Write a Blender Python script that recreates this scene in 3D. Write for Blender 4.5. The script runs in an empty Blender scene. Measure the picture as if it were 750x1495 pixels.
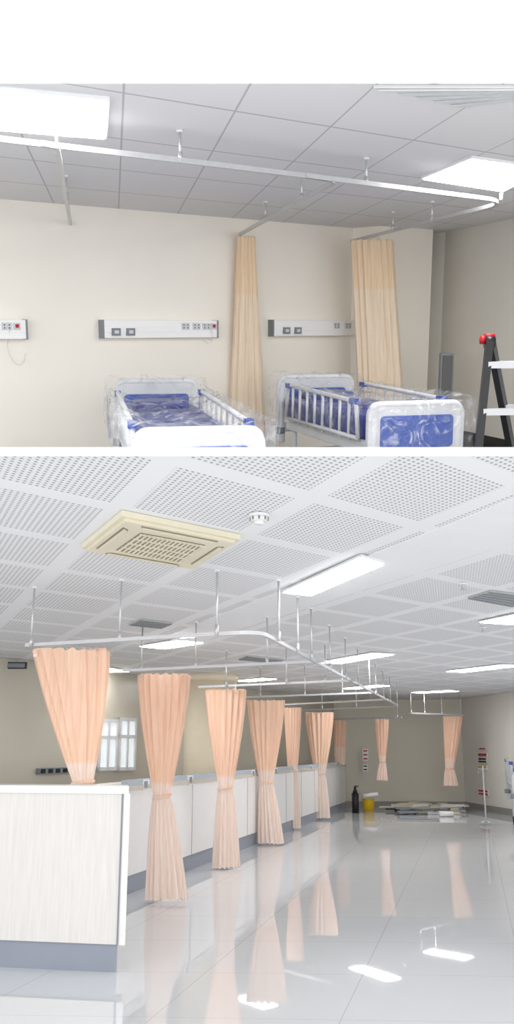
import bpy, math, random
from mathutils import Matrix, Vector
import mathutils.noise as nz
random.seed(3)
F=1300.0; CX=375.0; CY=747.5
E2=1.25; HC=1.05          # hall: eye height, ceiling above eye
E1=1.65; H1=1.265         # ward: eye height, ceiling above eye
TH2=math.atan((1092-CY)/F); TH1=-math.atan((CY-480)/F)
M2=Matrix.Translation((0,0,E2))
M1=Matrix.Translation((0,0,E2))@Matrix.Rotation(TH2-TH1,4,'X')
def ray(th,x,y):
    u=(x-CX)/F; v=(CY-y)/F
    return Vector((u,math.cos(th)-v*math.sin(th),math.sin(th)+v*math.cos(th)))
def onz(th,x,y,z):
    r=ray(th,x,y); k=z/r.z
    return Vector((r.x*k,r.y*k,z))
def ond(th,x,y,D):
    r=ray(th,x,y); k=D/r.y
    return Vector((r.x*k,D,r.z*k))
A=lambda x,y,z:onz(TH1,x,y,z)
B=lambda x,y,z:onz(TH2,x,y,z)
# ---------- materials
def lin(c):
    return tuple(((v/255)/12.92 if v/255<=0.04045 else ((v/255+0.055)/1.055)**2.4) for v in c)+(1,)
def mat(name,c,rough=0.5,metal=0,noise=0.03,nscale=6,emit=0,alpha=1,ior=1.45,stretch=(1,1,1)):
    m=bpy.data.materials.new(name); m.use_nodes=True
    nt=m.node_tree; b=nt.nodes['Principled BSDF']
    b.inputs['Roughness'].default_value=rough; b.inputs['Metallic'].default_value=metal
    b.inputs['IOR'].default_value=ior
    L=lin(c)
    if noise>0:
        tc=nt.nodes.new('ShaderNodeTexCoord'); mp=nt.nodes.new('ShaderNodeMapping')
        mp.inputs['Scale'].default_value=stretch
        n=nt.nodes.new('ShaderNodeTexNoise'); n.inputs['Scale'].default_value=nscale; n.inputs['Detail'].default_value=4
        r=nt.nodes.new('ShaderNodeValToRGB')
        r.color_ramp.elements[0].position=.3; r.color_ramp.elements[1].position=.7
        r.color_ramp.elements[0].color=tuple(v*(1-noise) for v in L[:3])+(1,)
        r.color_ramp.elements[1].color=tuple(min(1,v*(1+noise)) for v in L[:3])+(1,)
        nt.links.new(tc.outputs['Object'],mp.inputs[0]); nt.links.new(mp.outputs[0],n.inputs['Vector'])
        nt.links.new(n.outputs['Fac'],r.inputs[0]); nt.links.new(r.outputs[0],b.inputs['Base Color'])
    else: b.inputs['Base Color'].default_value=L
    if emit:
        b.inputs['Emission Color'].default_value=L; b.inputs['Emission Strength'].default_value=emit
    b.inputs['Alpha'].default_value=alpha
    return m
def gridmat(name,dA,dB,sa,sb,oa,ob,wa,wb,base,line,perf=0,perfcol=None,pr=.3,rough=.7,ior=1.45):
    m=bpy.data.materials.new(name); m.use_nodes=True; nt=m.node_tree; b=nt.nodes['Principled BSDF']
    b.inputs['Roughness'].default_value=rough; b.inputs['IOR'].default_value=ior
    def mth(op,a,bb=None,c=None):
        n=nt.nodes.new('ShaderNodeMath'); n.operation=op
        for i,v in enumerate((a,bb,c)):
            if v is None: continue
            if isinstance(v,(int,float)): n.inputs[i].default_value=v
            else: nt.links.new(v,n.inputs[i])
        return n.outputs[0]
    dA=Vector(dA).normalized(); dB=Vector(dB).normalized()
    det=dA.x*dB.y-dA.y*dB.x
    tc=nt.nodes.new('ShaderNodeTexCoord'); s=nt.nodes.new('ShaderNodeSeparateXYZ'); nt.links.new(tc.outputs['Object'],s.inputs[0])
    X,Y=s.outputs[0],s.outputs[1]
    a=mth('ADD',mth('MULTIPLY',X,dB.y/det),mth('MULTIPLY',Y,-dB.x/det))
    bb=mth('ADD',mth('MULTIPLY',X,-dA.y/det),mth('MULTIPLY',Y,dA.x/det))
    fa=mth('FRACT',mth('DIVIDE',mth('ADD',a,100*sa-oa),sa)); fb=mth('FRACT',mth('DIVIDE',mth('ADD',bb,100*sb-ob),sb))
    mask=mth('MAXIMUM',mth('LESS_THAN',fa,wa/sa),mth('LESS_THAN',fb,wb/sb))
    def mixc(f,c1,c2):
        n=nt.nodes.new('ShaderNodeMix'); n.data_type='RGBA'
        nt.links.new(f,n.inputs[0])
        for i,v in ((6,c1),(7,c2)):
            if isinstance(v,tuple): n.inputs[i].default_value=v
            else: nt.links.new(v,n.inputs[i])
        return n.outputs[2]
    bc=lin(base)
    if perf:
        pa=mth('SUBTRACT',mth('FRACT',mth('DIVIDE',mth('ADD',a,50),perf)),.5); pb=mth('SUBTRACT',mth('FRACT',mth('DIVIDE',mth('ADD',bb,50),perf)),.5)
        d=mth('SQRT',mth('ADD',mth('MULTIPLY',pa,pa),mth('MULTIPLY',pb,pb)))
        bc=mixc(mth('LESS_THAN',d,pr),bc,lin(perfcol))
    col=mixc(mask,bc,lin(line))
    nt.links.new(col,b.inputs['Base Color'])
    return m
def curtmat(name,top,low,split,soft=.01,scale=60):
    m=bpy.data.materials.new(name); m.use_nodes=True; nt=m.node_tree; b=nt.nodes['Principled BSDF']
    b.inputs['Roughness'].default_value=.85; b.inputs['Specular IOR Level'].default_value=.15
    tc=nt.nodes.new('ShaderNodeTexCoord'); s=nt.nodes.new('ShaderNodeSeparateXYZ'); nt.links.new(tc.outputs['Generated'],s.inputs[0])
    r=nt.nodes.new('ShaderNodeValToRGB'); e=r.color_ramp.elements
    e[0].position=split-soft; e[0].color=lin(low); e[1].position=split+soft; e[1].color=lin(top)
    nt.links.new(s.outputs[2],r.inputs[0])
    mp=nt.nodes.new('ShaderNodeMapping'); mp.inputs['Scale'].default_value=(1,1,.03)
    n=nt.nodes.new('ShaderNodeTexNoise'); n.inputs['Scale'].default_value=scale
    nt.links.new(tc.outputs['Object'],mp.inputs[0]); nt.links.new(mp.outputs[0],n.inputs['Vector'])
    r2=nt.nodes.new('ShaderNodeValToRGB'); r2.color_ramp.elements[0].position=.35; r2.color_ramp.elements[1].position=.6
    r2.color_ramp.elements[0].color=(.93,.89,.85,1); r2.color_ramp.elements[1].color=(1,1,1,1)
    nt.links.new(n.outputs['Fac'],r2.inputs[0])
    mx=nt.nodes.new('ShaderNodeMix'); mx.data_type='RGBA'; mx.blend_type='MULTIPLY'; mx.inputs[0].default_value=1
    nt.links.new(r.outputs[0],mx.inputs[6]); nt.links.new(r2.outputs[0],mx.inputs[7]); nt.links.new(mx.outputs[2],b.inputs['Base Color'])
    t=nt.nodes.new('ShaderNodeBsdfTranslucent'); nt.links.new(mx.outputs[2],t.inputs[0])
    ms=nt.nodes.new('ShaderNodeMixShader'); ms.inputs[0].default_value=.3
    nt.links.new(b.outputs[0],ms.inputs[1]); nt.links.new(t.outputs[0],ms.inputs[2])
    nt.links.new(ms.outputs[0],nt.nodes['Material Output'].inputs[0])
    return m
def filmmat():
    m=bpy.data.materials.new('clear_plastic_film'); m.use_nodes=True; nt=m.node_tree; nt.nodes.remove(nt.nodes['Principled BSDF'])
    t=nt.nodes.new('ShaderNodeBsdfTransparent'); g=nt.nodes.new('ShaderNodeBsdfGlossy'); g.inputs['Roughness'].default_value=.12
    d=nt.nodes.new('ShaderNodeBsdfDiffuse'); d.inputs[0].default_value=(.85,.87,.9,1)
    tc=nt.nodes.new('ShaderNodeTexCoord'); n=nt.nodes.new('ShaderNodeTexNoise'); n.inputs['Scale'].default_value=4.0; n.inputs['Detail'].default_value=6; n.inputs['Distortion'].default_value=3
    nt.links.new(tc.outputs['Object'],n.inputs['Vector'])
    r=nt.nodes.new('ShaderNodeValToRGB'); r.color_ramp.elements[0].position=.5; r.color_ramp.elements[0].color=(.09,.09,.09,1); r.color_ramp.elements[1].position=.7; r.color_ramp.elements[1].color=(.5,.5,.5,1)
    nt.links.new(n.outputs['Fac'],r.inputs[0])
    bp=nt.nodes.new('ShaderNodeBump'); bp.inputs['Strength'].default_value=.8; bp.inputs['Distance'].default_value=.06; nt.links.new(n.outputs['Fac'],bp.inputs['Height'])
    nt.links.new(bp.outputs[0],g.inputs['Normal'])
    m0=nt.nodes.new('ShaderNodeMixShader'); m0.inputs[0].default_value=.6; nt.links.new(d.outputs[0],m0.inputs[1]); nt.links.new(g.outputs[0],m0.inputs[2])
    m1=nt.nodes.new('ShaderNodeMixShader'); nt.links.new(r.outputs[0],m1.inputs[0]); nt.links.new(t.outputs[0],m1.inputs[1]); nt.links.new(m0.outputs[0],m1.inputs[2])
    nt.links.new(m1.outputs[0],nt.nodes['Material Output'].inputs[0])
    return m
# ---------- mesh builder
class MB:
    def __init__(s): s.v=[];s.f=[];s.m=[];s.mats=[];s.sm=[]
    def mi(s,m):
        if m not in s.mats: s.mats.append(m)
        return s.mats.index(m)
    def add(s,vs,fs,m,smooth=False):
        o=len(s.v); s.v+=[Vector(v) for v in vs]; k=s.mi(m)
        for f in fs: s.f.append([o+i for i in f]); s.m.append(k); s.sm.append(smooth)
    def box(s,c,size,m,yaw=0,pitch=0):
        R=Matrix.Rotation(yaw,3,'Z')@Matrix.Rotation(pitch,3,'X'); c=Vector(c)
        vs=[c+R@Vector((x*size[0]/2,y*size[1]/2,z*size[2]/2)) for z in(-1,1) for y in(-1,1) for x in(-1,1)]
        s.add(vs,[(0,2,3,1),(4,5,7,6),(0,1,5,4),(2,6,7,3),(0,4,6,2),(1,3,7,5)],m)
    def prism(s,poly,z0,z1,m):
        n=len(poly)
        vs=[(p[0],p[1],z0) for p in poly]+[(p[0],p[1],z1) for p in poly]
        s.add(vs,[tuple(range(n))[::-1],tuple(range(n,2*n))]+[(i,(i+1)%n,n+(i+1)%n,n+i) for i in range(n)],m)
    def plate(s,poly,y0,y1,m,org=(0,0,0)):
        n=len(poly); o=Vector(org)
        vs=[o+Vector((p[0],y0,p[1])) for p in poly]+[o+Vector((p[0],y1,p[1])) for p in poly]
        s.add(vs,[tuple(range(n)),tuple(range(n,2*n))[::-1]]+[(i,n+i,n+(i+1)%n,(i+1)%n) for i in range(n)],m)
    def tube(s,pts,r,m,seg=8,sq=False,flat=1.0,closed=False):
        pts=[Vector(p) for p in pts]; n=len(pts); vs=[];fs=[]
        for i,p in enumerate(pts):
            if closed: t=(pts[(i+1)%n]-pts[i-1])
            else: t=pts[min(i+1,n-1)]-pts[max(i-1,0)]
            t.normalize(); up=Vector((0,0,1)) if abs(t.z)<.9 else Vector((1,0,0))
            a=t.cross(up).normalized(); b=a.cross(t).normalized()
            for k in range(seg):
                an=2*math.pi*(k+(.5 if sq else 0))/seg
                vs.append(p+a*math.cos(an)*r+b*math.sin(an)*r*flat)
        rg=n if closed else n-1
        for i in range(rg):
            j=(i+1)%n
            for k in range(seg):
                fs.append((i*seg+k,i*seg+(k+1)%seg,j*seg+(k+1)%seg,j*seg+k))
        if not closed: fs+= [tuple(range(seg))[::-1],tuple((n-1)*seg+k for k in range(seg))]
        s.add(vs,fs,m,smooth=not sq)
    def obj(s,name,M,parent=None,org=None,bevel=0):
        if org is None:
            xs=[v.x for v in s.v];ys=[v.y for v in s.v];zs=[v.z for v in s.v]
            org=Vector(((min(xs)+max(xs))/2,(min(ys)+max(ys))/2,min(zs)))
        org=Vector(org)
        me=bpy.data.meshes.new(name); me.from_pydata([v-org for v in s.v],[],s.f)
        for m in s.mats: me.materials.append(m)
        for p,k,sm in zip(me.polygons,s.m,s.sm): p.material_index=k; p.use_smooth=sm
        me.update()
        o=bpy.data.objects.new(name,me); bpy.context.collection.objects.link(o)
        o.matrix_world=M@Matrix.Translation(org)
        if bevel:
            b=o.modifiers.new('bevel','BEVEL'); b.width=bevel; b.segments=2; b.limit_method='ANGLE'
        if parent:
            o.parent=parent; o.matrix_parent_inverse=(M@Matrix.Translation(parent['org'])).inverted(); 
        return o
def empty(name,M,org):
    e=bpy.data.objects.new(name,None); e.empty_display_size=.2; bpy.context.collection.objects.link(e)
    e.matrix_world=M@Matrix.Translation(Vector(org)); e['org']=list(org); return e
def rrect(w,h,r,z0=0,x0=0,n=6):
    pts=[]
    for cx,cz,a in [(w/2-r,h-r,0),(-w/2+r,h-r,90),(-w/2+r,r,180),(w/2-r,r,270)]:
        for i in range(n+1):
            t=math.radians(a+90*i/n); pts.append((x0+cx+r*math.cos(t),z0+cz+r*math.sin(t)))
    return pts
def fillet(pts,r,n=6):
    pts=[Vector(p) for p in pts]; out=[pts[0]]
    for i in range(1,len(pts)-1):
        p=pts[i]; a=(pts[i-1]-p); b=(pts[i+1]-p); k=min(r,a.length*.45,b.length*.45)
        s=p+a.normalized()*k; e=p+b.normalized()*k
        for j in range(n+1):
            t=j/n; out.append(s*(1-t)**2+p*2*t*(1-t)+e*t*t)
    out.append(pts[-1]); return out
# ---------- shared materials
ALU=mat('brushed_aluminium',(196,197,199),.35,.6,.04,30)
WHITEP=mat('white_plastic',(228,229,231),.4,0,.02)
WSTEEL=mat('painted_steel_white',(208,210,213),.35,0,.03)
GREYP=mat('grey_plastic',(130,136,142),.5,0,.05)
BLUE=mat('blue_vinyl',(30,50,132),.35,0,.15,5)
BLUEP=mat('blue_panel',(44,78,165),.35,0,.06)
BLACK=mat('black_aluminium',(24,25,28),.4,0,.05)
RED=mat('red_plastic',(180,25,30),.4,0,.05)
DARK=mat('dark_rubber',(35,35,37),.7,0,.05)
LAMP=mat('lamp_diffuser',(255,255,255),.5,0,0,emit=21)
LAMP2=mat('lamp_diffuser_hall',(255,255,255),.5,0,0,emit=20)
FILM=filmmat()
def wall(name,M,pts,z0,z1,m,th=.05):
    b=MB(); p=[Vector((q[0],q[1])) for q in pts]
    for i in range(len(p)-1):
        d=(p[i+1]-p[i]).normalized(); n=Vector((-d.y,d.x))*th
        b.prism([p[i],p[i+1],p[i+1]+n,p[i]+n],z0,z1,m)
    return b.obj(name,M,org=(0,0,0))
# =====================================================  WARD (upper room)
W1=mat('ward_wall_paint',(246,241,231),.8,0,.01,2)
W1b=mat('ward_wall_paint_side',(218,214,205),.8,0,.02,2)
vA=(-.158,1); 
wl0=A(-260,269,H1); wl1=A(515,333,H1)
vB=((wl1-wl0).x,(wl1-wl0).y)
C1=gridmat('ward_ceiling_tiles',vB,vA,.73,1.22,.1,.35,.014,.028,(220,220,222),(180,180,182))
b=MB(); fy=A(375,122,H1).y
b.box((0,(fy+13)/2,H1+.006),(17,13-fy,.012),C1); b.obj('ceiling',M1,org=(0,0,0))
b=MB(); FL1=mat('ward_floor_vinyl',(150,148,145),.3,0,.05); b.box((0,9.4,-E1-.01),(17,7.2,.02),FL1); b.obj('floor',M1,org=(0,0,0))
wall('wall_back',M1,[wl0,wl1],-E1,H1,W1)
p0=Vector(wl1); p1=A(555,330,H1); p2=A(632,335,H1); p4=A(650,339,H1); p5=A(860,296,H1)
GREYW=mat('grey_paint',(95,95,94),.6,0,.03)
b=MB(); back=Vector((0,.9,0))
b.prism([p0,p1,p2,p2+back,p0+back],-E1,H1,W1); b.obj('pillar',M1)
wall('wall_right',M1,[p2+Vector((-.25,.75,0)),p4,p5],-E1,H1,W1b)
wall('baseboard_right',M1,[p4+Vector((0,-.03,0)),p5+Vector((0,-.03,0))],-E1,-E1+.33,BLACK,.03)
b=MB(); q=ond(TH1,648,552,11.2); b.box((q.x,11.1,q.z),(.16,.12,.62),GREYP); b.box((q.x,11.03,q.z),(.12,.02,.56),GREYW); b.box((q.x,11.1,(q.z-E1-.31)/2),(.05,.05,abs(-E1-(q.z-.31))),GREYP); b.obj('wall_duct_box',M1)
def panel_light(name,M,pts,z,lm,rim,dz=.02):
    b=MB(); c=sum((Vector(p) for p in pts),Vector())/4
    inner=[c+(Vector(p)-c)*.95 for p in pts]
    b.prism([Vector(p) for p in pts],z-dz,z,rim); b.prism(inner,z-dz-.006,z-dz,lm); return b.obj(name,M)
panel_light('ceiling_light_panel',M1,[A(-20,124,H1),A(160,141,H1),A(156,199,H1),A(-25,184,H1)],H1,LAMP,WHITEP)
panel_light('ceiling_light_panel',M1,[A(613,258,H1),A(688,227,H1),A(800,243,H1),A(735,277,H1)],H1,LAMP,WHITEP)
b=MB(); pts=[A(545,123,H1),A(790,123,H1),A(790,136,H1),A(680,152,H1)]
VENT=mat('vent_grey',(176,178,176),.5); 
b.prism(pts,H1-.02,H1,VENT)
for i in range(5):
    t0=i/5+.05;t1=t0+.09
    a=pts[0].lerp(pts[3],t0);c=pts[1].lerp(pts[2],t0);a2=pts[0].lerp(pts[3],t1);c2=pts[1].lerp(pts[2],t1)
    b.prism([a,c,c2,a2],H1-.028,H1-.02,WSTEEL)
b.obj('ceiling_air_vent',M1)
# rails
HR=1.077
def rail(name,M,th,paths,z,hc,rods,r=.018,rr=.35,rod=.009):
    org=onz(th,paths[0][0][0],paths[0][0][1],z); e=empty(name,M,org)
    b=MB()
    for p in paths:
        b.tube(fillet([onz(th,x,y,z) for x,y in p],rr),r*1.3,ALU,4,sq=True)
    b.obj('track',M,e)
    b=MB()
    for x,y in rods:
        q=onz(th,x,y,z); b.tube([q,(q.x,q.y,hc)],rod,ALU,8); b.tube([(q.x,q.y,hc-.015),(q.x,q.y,hc)],rod*2.4,WHITEP,12)
        b.tube([(q.x,q.y,z-.01),(q.x,q.y,z+.05)],rod*1.7,ALU,8)
    b.obj('hanger_rods',M,e)
    return e
rail('curtain_rail',M1,TH1,[[(-60,196),(245,232),(490,262),(742,294),(513,352)],[(60,209),(83,214),(103,327)],[(445,256),(492,263),(350,342)]],HR,H1,
   [(263,234),(534,268),(440,291),(731,291),(387,322),(98,290),(573,335),(630,322),(83,222)])
# wall consoles
wd=Vector((vB[0],vB[1],0)).normalized(); wn=Vector((wd.y,-wd.x,0)); yaw1=math.atan2(wd.y,wd.x)
def onwall(x,y):
    r=ray(TH1,x,y); k=(Vector(wl0).xy.dot(wn.xy))/(r.xy.dot(wn.xy)); return r*k
GS=mat('socket_plate',(246,246,246),.4,0,.0)
def cable(pts,e):
    b=MB(); b.tube(fillet(pts,.05),.005,WHITEP,6); b.obj('cable',M1,e)
def console(x0,x1,yc,units):
    a=onwall(x0,yc);c=onwall(x1,yc); L=(c-a).xy.length; o=(a+c)/2; hh=.19
    e=empty('bedhead_console',M1,o)
    b=MB(); b.box(o+wn*.05,(L,.10,hh),GS,yaw1)
    b.box(o+wn*.102,(L*.98,.006,hh*.35),GS,yaw1)
    b.obj('body',M1,e,bevel=.008)
    b=MB()
    b.box(a+wn*.05,(.02,.11,hh+.01),GREYP,yaw1); b.box(c+wn*.05,(.02,.11,hh+.01),GREYP,yaw1); b.obj('end_caps',M1,e)
    b=MB()
    for t,kind in units:
        p=a.lerp(c,t)+wn*.108
        if kind=='g':
            b.box(p+Vector((0,0,-.03)),(.10,.03,.08),GREYP,yaw1); b.box(p+wn*.017+Vector((0,0,-.03)),(.05,.01,.035),WSTEEL,yaw1)
        elif kind=='s':
            b.box(p+Vector((0,0,.03)),(.1,.012,.075),WSTEEL,yaw1)
            for dx in(-.025,.025): 
                for dz in (.015,-.015): b.box(p+wn*.008+wd*dx+Vector((0,0,.03+dz)),(.012,.004,.012),DARK,yaw1)
        else:
            b.box(p+Vector((0,0,.03)),(.07,.012,.07),WSTEEL,yaw1); b.box(p+wn*.01+Vector((0,0,.035)),(.035,.01,.035),RED,yaw1)
    b.obj('outlets',M1,e)
    return e
e=console(145,311,480.5,[(.1,'g'),(.22,'g'),(.70,'s'),(.80,'s'),(.89,'s'),(.96,'r')])
cable([onwall(x,y)+wn*.125 for x,y in [(300,476),(303,492),(298,503),(289,497)]],e)
console(392,535,479,[(.12,'g'),(.23,'g'),(.62,'s'),(.74,'s'),(.86,'s')])
e=console(-120,34,481,[(.8,'s'),(.9,'r')])
cable([onwall(8,480)+wn*.12]+[onwall(x,y)+wn*.03 for x,y in [(9,505),(14,522),(26,534),(34,528),(36,515)]],e)
# ---------- curtains
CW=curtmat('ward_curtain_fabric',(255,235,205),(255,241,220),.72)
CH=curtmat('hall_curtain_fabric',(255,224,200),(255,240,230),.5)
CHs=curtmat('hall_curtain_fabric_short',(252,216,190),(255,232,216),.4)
def curtain(M,th,top,z,bot,wt,wb,m,waist=None,ww=None,n=9,dr=.42,top_gap=.03):
    q=onz(th,top[0],top[1],z); D=q.y; s=D/F
    bo=ond(th,bot[0],bot[1],D); keys=[(z-top_gap,q.x,wt*s)]
    if waist: w=ond(th,waist[0],waist[1],D); keys.append((w.z,w.x,ww*s))
    keys.append((bo.z,bo.x,wb*s))
    e=empty('bed_curtain',M,(q.x,D,bo.z))
    NV=56;NU=n*14; vs=[];fs=[];ph=random.random()*6
    for i in range(NV+1):
        t=i/NV; zz=keys[0][0]+(keys[-1][0]-keys[0][0])*t
        if waist:
            if zz>keys[1][0]:
                sI=(keys[0][0]-zz)/(keys[0][0]-keys[1][0]); w=keys[1][2]+(keys[0][2]-keys[1][2])*(1-sI**1.4); x=keys[0][1]+(keys[1][1]-keys[0][1])*sI
                am=.16*(1-.3*sI)
            else:
                sI=(keys[1][0]-zz)/(keys[1][0]-keys[2][0]); w=keys[1][2]+(keys[2][2]-keys[1][2])*(sI**.65); x=keys[1][1]+(keys[2][1]-keys[1][1])*sI; am=.12+.06*sI
        else: w=keys[0][2]+(keys[1][2]-keys[0][2])*t**1.1; x=keys[0][1]+(keys[1][1]-keys[0][1])*t; am=.14
        for k in range(NU):
            a=2*math.pi*k/NU
            rp=1+am*math.sin(n*2*a+ph+.5*math.sin(3*t+a))+am*.35*math.sin(int(n*3)*a+2*ph+t*1.5)
            rx=w/2/(1+am*.6); ry=max(w*dr/2,keys[-1][2]*.13)
            vs.append((x+rx*rp*math.cos(a),D+ry*rp*math.sin(a),zz+(0.010*math.sin(n*2*a) if i in(0,NV) else 0)))
    for i in range(NV):
        for k in range(NU):
            k2=(k+1)%NU; fs.append((i*NU+k,i*NU+k2,(i+1)*NU+k2,(i+1)*NU+k))
    b=MB(); b.add(vs,fs,m,True); b.obj('fabric',M,e,org=(q.x,D,bo.z))
    if waist:
        b=MB(); r=ww*s*.53
        b.tube([(keys[1][1]+r*math.cos(a),D+max(r*dr,keys[-1][2]*.14)*1.15*math.sin(a),keys[1][0]+.01*math.cos(a)) for a in [2*math.pi*i/24 for i in range(24)]],.014,m,8,closed=True); b.obj('tie_band',M,e)
    b=MB(); nh=10; W=wt*s
    for i in range(nh):
        x=q.x-W/2*.92+W*.92*i/(nh-1); yy=D+(.02 if i%2 else -.02)
        b.tube([(x,D,z-.018),(x,yy,z-.05-top_gap),(x+.006,yy,z-.075-top_gap)],.005,WHITEP,6)
        b.box((x,yy-.012,z-.03-top_gap),(W/nh*.55,.006,.04),m)
    b.obj('hooks',M,e)
    return e
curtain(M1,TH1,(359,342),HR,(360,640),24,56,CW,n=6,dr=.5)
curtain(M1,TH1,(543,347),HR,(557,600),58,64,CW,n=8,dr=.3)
# ---------- beds
def bed(M,foot,head,W,zf,drape=True,film_seed=1,fb=1.0,hb=1.08):
    foot=Vector(foot);head=Vector(head); d=(head-foot); L=d.length; yaw=math.atan2(d.y,d.x)-math.pi/2
    T=M@Matrix.Translation((foot.x,foot.y,zf))@Matrix.Rotation(yaw,4,'Z')
    e=empty('hospital_bed',T,(0,0,0))
    def part(b,n,bevel=0): b.obj(n,T,e,bevel=bevel)
    b=MB(); b.box((0,L/2,.66),(W*.86,L*.95,.06),WSTEEL); b.box((-W*.4,L/2,.60),(.05,L*.9,.08),WSTEEL); b.box((W*.4,L/2,.60),(.05,L*.9,.08),WSTEEL)
    b.box((0,L/2,.34),(.25,L*.6,.06),GREYP)
    for y in(L*.12,L*.88):
        b.box((0,y,.34),(W*.8,.06,.06),WSTEEL)
        for x in(-W*.38,W*.38): b.tube([(x,y,.13),(x,y,.63)],.028,WSTEEL)
    part(b,'frame',.008)
    b=MB()
    for y in(L*.12,L*.88):
        for x in(-W*.38,W*.38):
            b.tube([(x-.025,y,.07),(x+.025,y,.07)],.07,DARK,20); b.box((x,y,.12),(.09,.06,.05),GREYP)
    part(b,'casters')
    b=MB()
    for s0,s1 in [(.03,.33),(.335,.47),(.475,.68),(.685,.97)]:
        b.box((0,L*(s0+s1)/2,.80),(W*.88,L*(s1-s0),.22),BLUE)
    part(b,'mattress',.03)
    b=MB(); b.box((0,L*.87,.945),(W*.6,L*.13,.08),BLUE); part(b,'pillow',.03)
    for nm,y,h in(('footboard',0.0,fb),('headboard',L,hb)):
        b=MB(); h0=.52
        b.plate(rrect(W,h-h0,.11,h0),y-.03,y+.03,WSTEEL)
        b.plate(rrect(W*.76,(h-h0)*.56,.04,h0+(h-h0)*.22),y-.042,y+.042,BLUEP)
        for x in(-W*.44,W*.44): b.tube([(x,y-.0,.4),(x,y,h-.13)],.042,WSTEEL,12)
        b.tube(fillet([(-W*.46,y,h-.2),(-W*.46,y,h-.02),(W*.46,y,h-.02),(W*.46,y,h-.2)],.12),.035,WSTEEL,10)
        for x in(-W*.46,W*.46): b.tube([(x,y,.50),(x,y,.57)],.06,GREYP,14)
        part(b,nm,.01)
    for sx in(-1,1):
        b=MB(); x=sx*W*.47
        y0,y1=L*.10,L*.90
        b.tube(fillet([(x,y0,.70),(x,y0+.06,1.02),(x,y1-.06,1.06),(x,y1,.70)],.08),.022,WSTEEL,8)
        b.tube([(x,y0,.70),(x,y1,.70)],.02,WSTEEL,8)
        nb=9
        for i in range(1,nb):
            yy=y0+(y1-y0)*i/nb; b.tube([(x,yy,.66),(x,yy,1.03)],.015,WSTEEL,8)
        b.box((x,y0+.1,1.02),(.055,.12,.05),BLUEP); b.box((x,y1-.1,1.05),(.055,.12,.05),BLUEP)
        part(b,'side_rail_left' if sx<0 else 'side_rail_right')
    if drape:
        b=MB(); NX,NY=56,96; vs=[];fs=[]
        for j in range(NY+1):
            for i in range(NX+1):
                u=i/NX*2-1; y=-.1+(L+.2)*j/NY
                ax=abs(u); hw=W*.56; zz=None
                if ax<.7: x=u/.7*hw
                else: x=math.copysign(hw+.02+.05*(ax-.7),u); zz=1
                t=y/L; prof=1.0
                k=min(1,max(0,t/.14)); k2=min(1,max(0,(1.0-t)/.12))
                top=prof+max(0,fb+.03-prof)*(1-k)**1.6+(hb+.03-prof)*(1-k2)**1.6
                edge=max(0,min(1,(ax/.7-.6)/.4)) if ax<.7 else 1
                top=max(top,top*(1-edge)+1.09*edge)
                z=top+.035*nz.noise(Vector((x*4,y*3,film_seed)))+.035*nz.noise(Vector((x*12+y*4,y*9,film_seed)))
                if zz: z=top-(ax-.7)/.3*.34+.03*nz.noise(Vector((y*6,ax*3,film_seed)))
                xo=.05*nz.noise(Vector((y*9,ax*4,film_seed+5))) if zz else 0
                vs.append((x+xo,y,z))
        for j in range(NY):
            for i in range(NX): o=j*(NX+1)+i; fs.append((o,o+1,o+NX+2,o+NX+1))
        o=len(vs)
        for j in range(7):
            for i in range(NX+1):
                u=i/NX*2-1; x=max(-1,min(1,u/.7))*W*.56
                vs.append((x,-.1-.05*nz.noise(Vector((x*12,j*.5,film_seed)))-.005*j,fb+.02-.07*j))
        for j in range(6):
            for i in range(NX): q=o+j*(NX+1)+i; fs.append((q,q+1,q+NX+2,q+NX+1))
        b.add(vs,fs,FILM,True); part(b,'plastic_cover')
    return e
bed(M1,(-.366,5.62),(-1.01,9.0),.85,-E1,film_seed=1,fb=1.035,hb=1.15)
bed(M1,(1.38,7.75),(.66,10.1),.92,-E1,film_seed=4,fb=1.03,hb=1.14)
# ---------- ladder
def ladder():
    D=7.6
    top=ond(TH1,714,500,D); e=empty('folding_ladder',M1,(top.x,D,-E1)); b=MB(); H=top.z
    FL=[(top.x,D,H),(top.x-.17,D-.35,-E1)]; FR=[(top.x+.42,D+.05,H),(top.x+.50,D-.30,-E1)]
    RL=[(top.x+.03,D+.06,H),(top.x+.55,D+.62,-E1)]; RR=[(top.x+.45,D+.1,H),(top.x+1.1,D+.66,-E1)]
    for p in(FL,FR,RL,RR): b.tube(p,.042,BLACK,4,sq=True)
    b.obj('rails',M1,e)
    b=MB()
    for A0,A1 in((FL,FR),(RL,RR)):
        for k in(.12,.37,.62,.85):
            a=Vector(A0[0]).lerp(Vector(A0[1]),k); c=Vector(A1[0]).lerp(Vector(A1[1]),k)
            b.tube([a,c],.048,WSTEEL,4,sq=True,flat=.8)
    b.obj('rungs',M1,e)
    b=MB()
    for p in(FL,FR): b.tube([(p[0][0]-.07,D+.03,H+.02),(p[0][0]-.03,D+.03,H+.02)],.035,RED,16); b.tube([(p[0][0]-.03,D+.03,H),(p[0][0]+.05,D+.03,H)],.055,BLACK,16); b.tube([(p[0][0]-.04,D+.03,H+.05),(p[0][0]+.05,D+.03,H+.05)],.022,RED,16)
    for p in(FL,FR,RL,RR): b.box((p[1][0],p[1][1],-E1+.03),(.08,.09,.06),RED)
    b.obj('hinges_and_feet',M1,e)
ladder()
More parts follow.
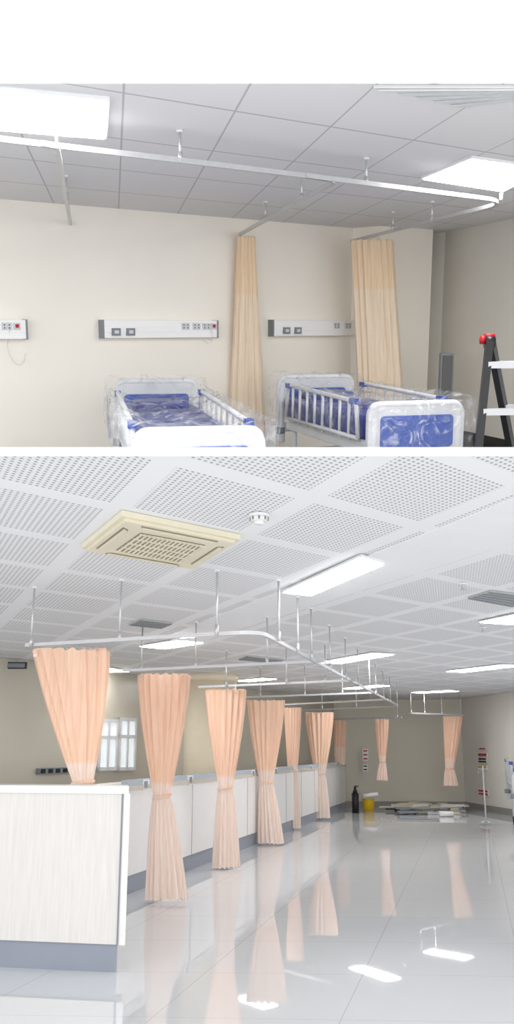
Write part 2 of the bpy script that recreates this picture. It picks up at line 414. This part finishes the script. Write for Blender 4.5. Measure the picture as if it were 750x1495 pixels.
# =====================================================  HALL (lower room)
dA=(1.06,1); dB=(-.42,1)
P=[B(119,801,HC-.03),B(178,753,HC-.03),B(351,788,HC-.03),B(284,830,HC-.03)]; c=sum(P,Vector())/4
S_=.775; W_=.12
vA_=Vector(dA).normalized(); vB_=Vector(dB).normalized(); det=vA_.x*vB_.y-vA_.y*vB_.x
ca=(c.x*vB_.y-c.y*vB_.x)/det; cb=(-c.x*vA_.y+c.y*vA_.x)/det
CEIL=gridmat('perforated_ceiling_tiles',dA,dB,S_,S_,ca-(S_+W_)/2,cb-(S_+W_)/2,W_,W_,(230,230,231),(234,234,235),perf=.030,perfcol=(168,168,170),pr=.27)
d0=B(375,664,HC).y
b=MB(); b.box((0,(d0+22)/2,HC+.01),(17,22-d0,.02),CEIL); b.obj('ceiling',M2,org=(0,0,0))
EDGE=mat('white_slab_edge',(255,255,255),.6,0,0)
zb=ond(TH2,375,664,d0-.02).z; ztop=ond(TH2,375,653,d0-.02).z
b=MB(); b.box((0,d0-.0105,(zb+ztop)/2),(17,.019,ztop-zb),EDGE); b.obj('trim_1',M2)
FLR=gridmat('polished_floor_tiles',(.234,1),(1,-.05),.9,.9,.3,.2,.006,.006,(212,214,217),(190,192,195),rough=.02,ior=2.1)
b=MB(); b.box((0,10.2,-E2-.05),(17,24,.1),FLR); b.obj('floor',M2,org=(0,0,0))
W2=mat('hall_wall_paint',(212,206,190),.35,0,.02,1.5); W2L=mat('hall_wall_glossy_panel',(196,190,176),.2,0,.03,1)
W2R=mat('hall_wall_paint_right',(232,229,221),.5,0,.02,1.5)
c0=B(680,1179,-E2)
wL=B(-120,945,HC); wR=B(500,1014,HC)
back0=Vector((wR.x,c0.y+.3,0)); 
wall('wall_rear',M2,[back0,c0],-E2,HC,W2)
cr=B(840,1207,-E2)
wall('wall_side',M2,[c0,cr],-E2,HC,W2R)
wall('wall_left',M2,[wL,back0],-E2,HC,W2L)
BB=mat('baseboard_grey',(150,148,142),.4)
wall('baseboard_rear',M2,[back0+Vector((0,-.02,0)),c0+Vector((0,-.02,0))],-E2,-E2+.12,BB,.02)
wall('baseboard_side',M2,[c0+Vector((-.02,-.02,0)),cr+Vector((-.02,-.02,0))],-E2,-E2+.12,BB,.02)
REFL=mat('window_reflection_glow',(225,232,236),.1,0,.02,1,emit=.5)  # glow imitates windows reflected in the glossy wall, not real glazing
ldir=(back0-Vector((wL.x,wL.y,0))); ldir.z=0; ld=ldir.normalized(); ln=Vector((ld.y,-ld.x,0)); lyaw=math.atan2(ld.y,ld.x)
def onleft(x,y):
    r=ray(TH2,x,y); k=(wL.xy.dot(ln.xy))/(r.xy.dot(ln.xy)); return r*k
for i,(x0,x1,ya,yb) in enumerate([(143,165,1052,1122),(172,192,1050,1122)]):  # reflected windows modelled as glowing framed panes on the wall
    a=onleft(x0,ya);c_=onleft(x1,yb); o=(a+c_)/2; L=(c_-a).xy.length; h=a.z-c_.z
    b=MB(); b.box(o+ln*.02,(L,.03,h),REFL,lyaw)
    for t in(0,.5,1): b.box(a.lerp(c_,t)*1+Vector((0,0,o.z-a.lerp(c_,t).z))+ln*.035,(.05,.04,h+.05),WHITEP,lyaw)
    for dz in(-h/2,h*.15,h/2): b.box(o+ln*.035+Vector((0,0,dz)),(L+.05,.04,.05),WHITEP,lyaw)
    b.obj('window_reflection_%d'%(i+1),M2)
COL=mat('column_paint',(232,220,196),.5,0,.02)
q=ond(TH2,306,1092,13.4)
b=MB(); b.tube([(q.x,13.4,-E2),(q.x,13.4,HC)],.38,COL,40); b.tube([(q.x,13.4,HC-.10),(q.x,13.4,HC)],.41,COL,40); b.obj('round_column',M2)
# counters
WOODW=mat('white_woodgrain_laminate',(216,213,209),.4,0,.05,5,stretch=(14,14,.8))
LAMW=mat('white_laminate',(228,226,224),.35,0,.015)
KICK=mat('grey_kickplate',(140,146,158),.3,0,.03)
TOPM=mat('counter_top_stone',(200,192,178),.25,0,.04)
fr=B(170,1421,-E2); fl=B(-130,1407,-E2); fd=(fl-fr).normalized()
vr=Vector((fr.x,fr.y,0)).normalized(); fn=Matrix.Rotation(math.radians(2.5),3,'Z')@vr
dep=.18; zt=-.222
oo=Vector((fr.x-.8,fr.y+.1,-E2)); e=empty('reception_counter',M2,oo)
def quad(a,c,n,d,o0=0): return [a+n*o0,c+n*o0,c+n*(o0+d),a+n*(o0+d)]
b=MB(); b.prism(quad(fr,fl,fn,dep),-E2+.15,zt-.045,WOODW); b.obj('cabinet_body',M2,e)
b=MB(); b.prism(quad(fr+fd*.0,fl,fn,dep-.03,.02),-E2,-E2+.15,KICK); b.obj('kickplate',M2,e)
b=MB(); b.prism(quad(fr-fd*.035,fl,fn,dep+.03,-.015),zt-.045,zt,LAMW); b.prism(quad(fr-fd*.045,fr+fd*.004,fn,dep+.012,-.006),-E2+.15,zt-.045,LAMW)
b.obj('worktop_and_end_panel',M2,e)
b=MB(); b.prism(quad(fr-fd*.002,fr+fd*.008,fn,.02,-.012),-E2+.15,zt-.045,GREYP); b.obj('edge_strip',M2,e)
la=B(150,1322,-E2); lb=B(505,1182,-E2); ld2=(lb-la).normalized(); lnn=Vector((-ld2.y,ld2.x,0))
start=la
while (start-fr).dot(fn)<dep+.45: start=start+ld2*.02
zt2=-.33; dp=.5; oo=(start+lb)/2+lnn*.25
e=empty('long_counter',M2,oo)
b=MB(); b.prism(quad(start,lb,lnn,dp),-E2+.16,zt2-.04,LAMW); b.obj('cabinet_body',M2,e)
b=MB(); b.prism(quad(start,lb-ld2*.03,lnn,dp-.05,.03),-E2,-E2+.16,KICK); b.obj('kickplate',M2,e)
b=MB(); b.prism(quad(start,lb+ld2*.02,lnn,dp+.02,-.015),zt2-.04,zt2,TOPM); b.obj('worktop',M2,e)
b=MB(); Lc=(lb-start).length
SEAM=mat('panel_seam_grey',(150,152,158),.6)  # grey strips for the joints between panels
nP=11
for i in range(1,nP):
    p=start+ld2*Lc*i/nP; b.prism(quad(p,p+ld2*.010,lnn,.01,-.003),-E2+.16,zt2-.04,SEAM)
b.obj('panel_seams',M2,e)
STR=mat('service_strip',(170,180,192),.4,0,.03)
b=MB(); b.prism(quad(start+ld2*.4,lb,lnn,.05,-.0),zt2,zt2+.05,STR)
for i in range(9):
    p=start+ld2*(Lc*(i+.6)/9.5); b.prism(quad(p,p+ld2*.16,lnn,.012,-.012),zt2-.05,zt2+.045,WHITEP)
    b.prism(quad(p+ld2*.03,p+ld2*.1,lnn,.01,-.018),zt2-.03,zt2+.03,GREYP)
b.obj('power_outlet_strip',M2,e)
b=MB()
a=onleft(52,1126);c_=onleft(105,1124)
b.box((a+c_)/2+ln*.03,((c_-a).xy.length,.05,.07),GREYP,lyaw)
for i in range(5): b.box(a.lerp(c_,(i+.5)/5)+ln*.06,(.08,.01,.05),DARK,lyaw)
b.obj('wall_socket_row',M2)
# ceiling band & lights
b=MB(); PL=mat('ceiling_plaster_band',(234,234,235),.7,0,.01)
b.prism([B(800,706,HC),B(800,775,HC),B(250,950,HC),B(250,925,HC)],HC-.006,HC,PL); b.obj('trim_2',M2,org=(0,0,0))
def hl(x0,y0,x1,y1,w):
    a=B(x0,y0,HC);c=B(x1,y1,HC); d=(c-a).normalized(); n=Vector((-d.y,d.x,0))*w/2
    panel_light('fluorescent_ceiling_light',M2,[a-n,c-n,c+n,a+n],HC-.006,LAMP2,WHITEP,.012)
l=[B(410,861,HC),B(452,866,HC),B(562,818,HC),B(527,807,HC)]
panel_light('fluorescent_ceiling_light',M2,l,HC-.006,LAMP2,WHITEP,.015)
for x0,y0,x1,y1,w in [(222,943,279,934,.34),(255,927,292,924,.2),(480,966,560,952,.32),(662,979,748,969,.32),(722,907,790,893,.34),(508,1004,560,999,.32),(606,1010,664,1007,.32),(352,993,394,989,.3),(148,974,175,979,.3),(414,1020,440,1018,.3)]: hl(x0,y0,x1,y1,w)
# AC cassette
ACM=mat('aged_ivory_plastic',(224,217,194),.45,0,.03); ACD=mat('grille_dark',(135,127,108),.6)
ZC=HC-.002
e=empty('air_conditioner_cassette',M2,B(235,790,HC))
def sc(k,z): return [Vector(((c+(p-c)*k).x,(c+(p-c)*k).y,z)) for p in P]
b=MB(); b.prism(sc(1,0),HC-.03,ZC,ACM); b.prism(sc(.93,0),HC-.045,HC-.03,ACM); b.obj('panel',M2,e)
b=MB()
Q=sc(.56,0); b.prism(Q,HC-.05,HC-.045,ACD)
for i in range(15):
    t=(i+.2)/15; t2=t+.03
    b.prism([Q[0].lerp(Q[3],t),Q[1].lerp(Q[2],t),Q[1].lerp(Q[2],t2),Q[0].lerp(Q[3],t2)],HC-.056,HC-.05,ACM)
for i in range(5):
    t=i/4*.98; t2=t+.02
    b.prism([Q[0].lerp(Q[1],t),Q[0].lerp(Q[1],t2),Q[3].lerp(Q[2],t2),Q[3].lerp(Q[2],t)],HC-.057,HC-.05,ACM)
b.obj('intake_grille',M2,e)
b=MB(); R=sc(.86,0);S=sc(.76,0)
for i in range(4):
    j=(i+1)%4
    b.prism([R[i].lerp(R[j],.12),R[i].lerp(R[j],.88),S[i].lerp(S[j],.88),S[i].lerp(S[j],.12)],HC-.049,HC-.045,ACD)
    R2=R[i].lerp(S[i],.25);R3=R[j].lerp(S[j],.25);S2=R[i].lerp(S[i],.8);S3=R[j].lerp(S[j],.8)
    b.prism([R2.lerp(R3,.13),R2.lerp(R3,.87),S2.lerp(S3,.87),S2.lerp(S3,.13)],HC-.055,HC-.048,ACM)
b.obj('air_louvres',M2,e)
q=B(378,750,HC); b=MB()
for z0,z1,r in((HC-.015,ZC,.06),(HC-.035,HC-.015,.05),(HC-.05,HC-.035,.03)): b.tube([(q.x,q.y,z0),(q.x,q.y,z1)],r*.8,WHITEP,24)
for k in range(8):
    a=k*math.pi/4; b.box((q.x+.04*math.cos(a),q.y+.04*math.sin(a),HC-.026),(.008,.008,.016),ACD)
b.obj('smoke_detector',M2)
for (x,y) in((676,851),(705,915),(160,955)):
    q=B(x,y,HC); b=MB(); b.tube([(q.x,q.y,HC-.04),(q.x,q.y,ZC)],.010,ALU); b.tube([(q.x,q.y,HC-.045),(q.x,q.y,HC-.04)],.024,ALU,12); b.tube([(q.x,q.y,HC-.012),(q.x,q.y,ZC)],.03,WHITEP,14); b.obj('fire_sprinkler_head',M2)
for pts in([(188,911),(205,903),(252,909),(235,916)],[(682,872),(716,861),(790,871),(745,884)],[(348,962),(362,957),(415,962),(402,967)]):
    P4=[B(x,y,HC) for x,y in pts]; b=MB(); b.prism(P4,HC-.012,ZC,VENT)
    for i in range(5):
        t=(i+.15)/5;t2=t+.1
        b.prism([P4[0].lerp(P4[1],t),P4[3].lerp(P4[2],t),P4[3].lerp(P4[2],t2),P4[0].lerp(P4[1],t2)],HC-.016,HC-.012,GREYP)
    b.obj('ceiling_air_vent',M2)
# rails
HR2=.66
rail('curtain_rail',M2,TH2,[[(38,942),(290,927),(378,922),(582,1031),(440,1037)],[(180,979),(474,965)],[(290,1003),(520,993)],[(356,1018),(548,1011)],[(410,1029),(566,1021)]],HR2,HC,
  [(45,941),(174,934),(316,925),(407,934),(435,950),(455,961),(482,977),(505,989),(523,999),(540,1008),(549,1013),(560,1020),(570,1025),(580,1031),(206,978),(285,974),(390,969),(330,1001),(418,997),(475,995),(380,1017),(445,1015),(500,1013),(470,1034),(520,1032)],r=.012,rr=.45,rod=.0068)
rail('curtain_rail',M2,TH2,[[(486,1050),(586,1047)]],.58,HC,[(492,1050),(540,1049),(580,1047)],r=.016,rod=.007)
rail('curtain_rail',M2,TH2,[[(598,1041),(676,1044)]],.64,HC,[(600,1041),(620,1042),(645,1043),(673,1044)],r=.016,rod=.007)
for top,bot,wt,wb,wa,ww,dr in [((104,942),(104,1290),107,62,(121,1143),27,.22),((240,980),(243,1312),72,55,(236,1163),22,.42),((330,1003),(330,1266),56,37,(329,1150),19,.42),
   ((388,1020),(395,1231),50,36,(388,1143),18,.42),((427,1031),(427,1209),23,22,(427,1125),13,.42),((466,1038),(469,1194),38,24,(467,1130),14,.42)]:
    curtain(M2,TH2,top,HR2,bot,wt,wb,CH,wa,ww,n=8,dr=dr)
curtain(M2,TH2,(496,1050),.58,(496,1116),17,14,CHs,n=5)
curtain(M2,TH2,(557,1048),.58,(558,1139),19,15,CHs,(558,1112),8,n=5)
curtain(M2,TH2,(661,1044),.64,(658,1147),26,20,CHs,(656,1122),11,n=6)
# signs
SG=mat('sign_white',(240,238,235),.5,0,0)
def sign(x,y,w,h,D,rows,m=RED):
    q=ond(TH2,x,y,D); s=D/F; b=MB(); b.box(q,(w*s,.015,h*s),SG)
    for i in range(rows):
        z=q.z+h*s*(.5-(i+.5)/rows); b.box((q.x,q.y-.012,z),(w*s*.7,.01,h*s/rows*.35),m)
    b.obj('wall_notice_sign',M2)
Dr=c0.y
sign(533,1102,8,16,Dr-.05,3); sign(533,1121,7,9,Dr-.05,2,DARK)
sd=(cr-c0).normalized()
nrm=Vector((sd.y,-sd.x,0))
if nrm.y>0: nrm=-nrm
syaw=math.atan2(sd.y,sd.x)
def onside(x,y):
    r=ray(TH2,x,y); k=(c0.xy.dot(nrm.xy))/(r.xy.dot(nrm.xy)); return r*k
def ssign(x,y,w,h,rows,m=RED):
    q=onside(x,y); s=q.y/F; b=MB(); L=w*s/max(.15,abs(sd.x-sd.y*q.x/q.y))
    b.box(q+nrm*.02,(L*1.2,.015,h*s),SG,syaw)
    for i in range(rows): b.box(q+nrm*.035+Vector((0,0,h*s*(.5-(i+.5)/rows))),(L,.01,h*s/rows*.6),m,syaw)
    b.obj('wall_notice_sign',M2)
YEL=mat('yellow_plastic',(225,185,30),.4)
ssign(706,1102,11,6,1); ssign(706,1110,10,7,2,DARK); ssign(706,1120,10,5,1,YEL); ssign(707,1157,12,8,2); ssign(706,1093,8,3,1)
# bucket, cylinder, debris
q=B(538,1185,-E2); b=MB(); N=24
for (za,zb_,ra,rb,m) in((0,.24,.10,.12,YEL),(.23,.245,.127,.127,YEL)):
    vs=[(q.x+ra*math.cos(2*math.pi*k/N),q.y+ra*math.sin(2*math.pi*k/N),-E2+za) for k in range(N)]+[(q.x+rb*math.cos(2*math.pi*k/N),q.y+rb*math.sin(2*math.pi*k/N),-E2+zb_) for k in range(N)]
    b.add(vs,[(k,(k+1)%N,N+(k+1)%N,N+k) for k in range(N)]+[tuple(range(N))[::-1]],m,True)
b.tube([(q.x+.12*math.cos(t),q.y-.02,-E2+.24+.12*math.sin(t)) for t in [math.pi*i/10 for i in range(11)]],.006,WSTEEL,6)
b.tube([(q.x-.1,q.y,-E2+.30),(q.x+.2,q.y-.02,-E2+.34)],.045,SG,12)
b.obj('paint_bucket',M2)
q=B(519,1187,-E2); b=MB()
for z0,z1,r in((0,.38,.07),(.38,.43,.045),(.43,.5,.025)): b.tube([(q.x,q.y,-E2+z0),(q.x,q.y,-E2+z1)],r,BLACK,16)
b.box((q.x+.03,q.y,-E2+.51),(.08,.02,.02),DARK); b.obj('gas_cylinder',M2)
b=MB(); CARD=mat('cardboard_and_offcuts',(190,180,160),.8,0,.2,4)
for i in range(44):
    x,y=random.uniform(562,670),random.uniform(1184,1190); q=B(x,y,-E2); 
    m=random.choice([CARD,WSTEEL,GREYP,CARD,DARK]); L=random.uniform(.15,.7)
    b.box((q.x,q.y,-E2+.03+random.random()*.13),(L,random.uniform(.03,.15),random.uniform(.02,.06)),m,random.uniform(-.3,.3))
b.obj('construction_debris_pile',M2)
b=MB(); q=B(650,1192,-E2); b.tube([(q.x-.13,q.y-.1,-E2+.05),(q.x+.13,q.y-.1,-E2+.05)],.05,SG,12); b.tube([(q.x+.1,q.y-.1,-E2+.05),(q.x+.3,q.y-.1,-E2+.05)],.02,CARD,12); b.obj('packing_roll',M2)
bed(M2,(4.30,14.2),(4.66,15.9),.8,-E2,drape=False,fb=.9,hb=1.0)
q=B(727,1204,-E2); b=MB(); q.x-=.2; b.tube([(q.x,q.y,-E2+.04),(q.x,q.y,-E2+.95)],.014,WSTEEL,8)
for k in range(5):
    a=k*2*math.pi/5; b.tube([(q.x,q.y,-E2+.06),(q.x+.12*math.cos(a),q.y+.12*math.sin(a),-E2+.03)],.014,WSTEEL,6)
b.tube([(q.x-.08,q.y,-E2+.84),(q.x-.08,q.y,-E2+.9),(q.x+.08,q.y,-E2+.9),(q.x+.08,q.y,-E2+.84)],.01,WSTEEL,6); b.obj('iv_stand',M2)
q=B(10,962,HC); b=MB(); b.box((q.x,q.y,HC-.08),(.5,.04,.08),BLACK); b.box((q.x,q.y-.022,HC-.08),(.46,.01,.05),GREYP)
b.tube([(q.x-.15,q.y,HC-.04),(q.x-.15,q.y,ZC)],.008,ALU); b.tube([(q.x+.15,q.y,HC-.04),(q.x+.15,q.y,ZC)],.008,ALU); b.obj('hanging_sign',M2)
# ---------- world, added fill light and camera
w=bpy.data.worlds.new('sky'); bpy.context.scene.world=w; w.use_nodes=True
w.node_tree.nodes['Background'].inputs[0].default_value=(1,1,1,1); w.node_tree.nodes['Background'].inputs[1].default_value=2.0
sl=bpy.data.lights.new('front_fill','SUN'); sl.energy=1.1; sl.angle=math.radians(80); so=bpy.data.objects.new('front_fill',sl); bpy.context.collection.objects.link(so)  # added soft fill from behind the camera, brightens both rooms; no real source
so.location=(-2,-6,5); so.rotation_euler=Vector((.15,1,.12)).to_track_quat('-Z','Y').to_euler()
cam=bpy.data.cameras.new('camera'); co=bpy.data.objects.new('camera',cam); bpy.context.collection.objects.link(co)
co.location=(0,0,E2); co.rotation_euler=(math.pi/2+TH2,0,0)
cam.sensor_fit='VERTICAL'; cam.sensor_height=24; cam.lens=24*F/1495; cam.clip_start=.05; cam.clip_end=200
sc_=bpy.context.scene; sc_.camera=co
sc_.view_settings.view_transform='Standard'; sc_.view_settings.look='None'
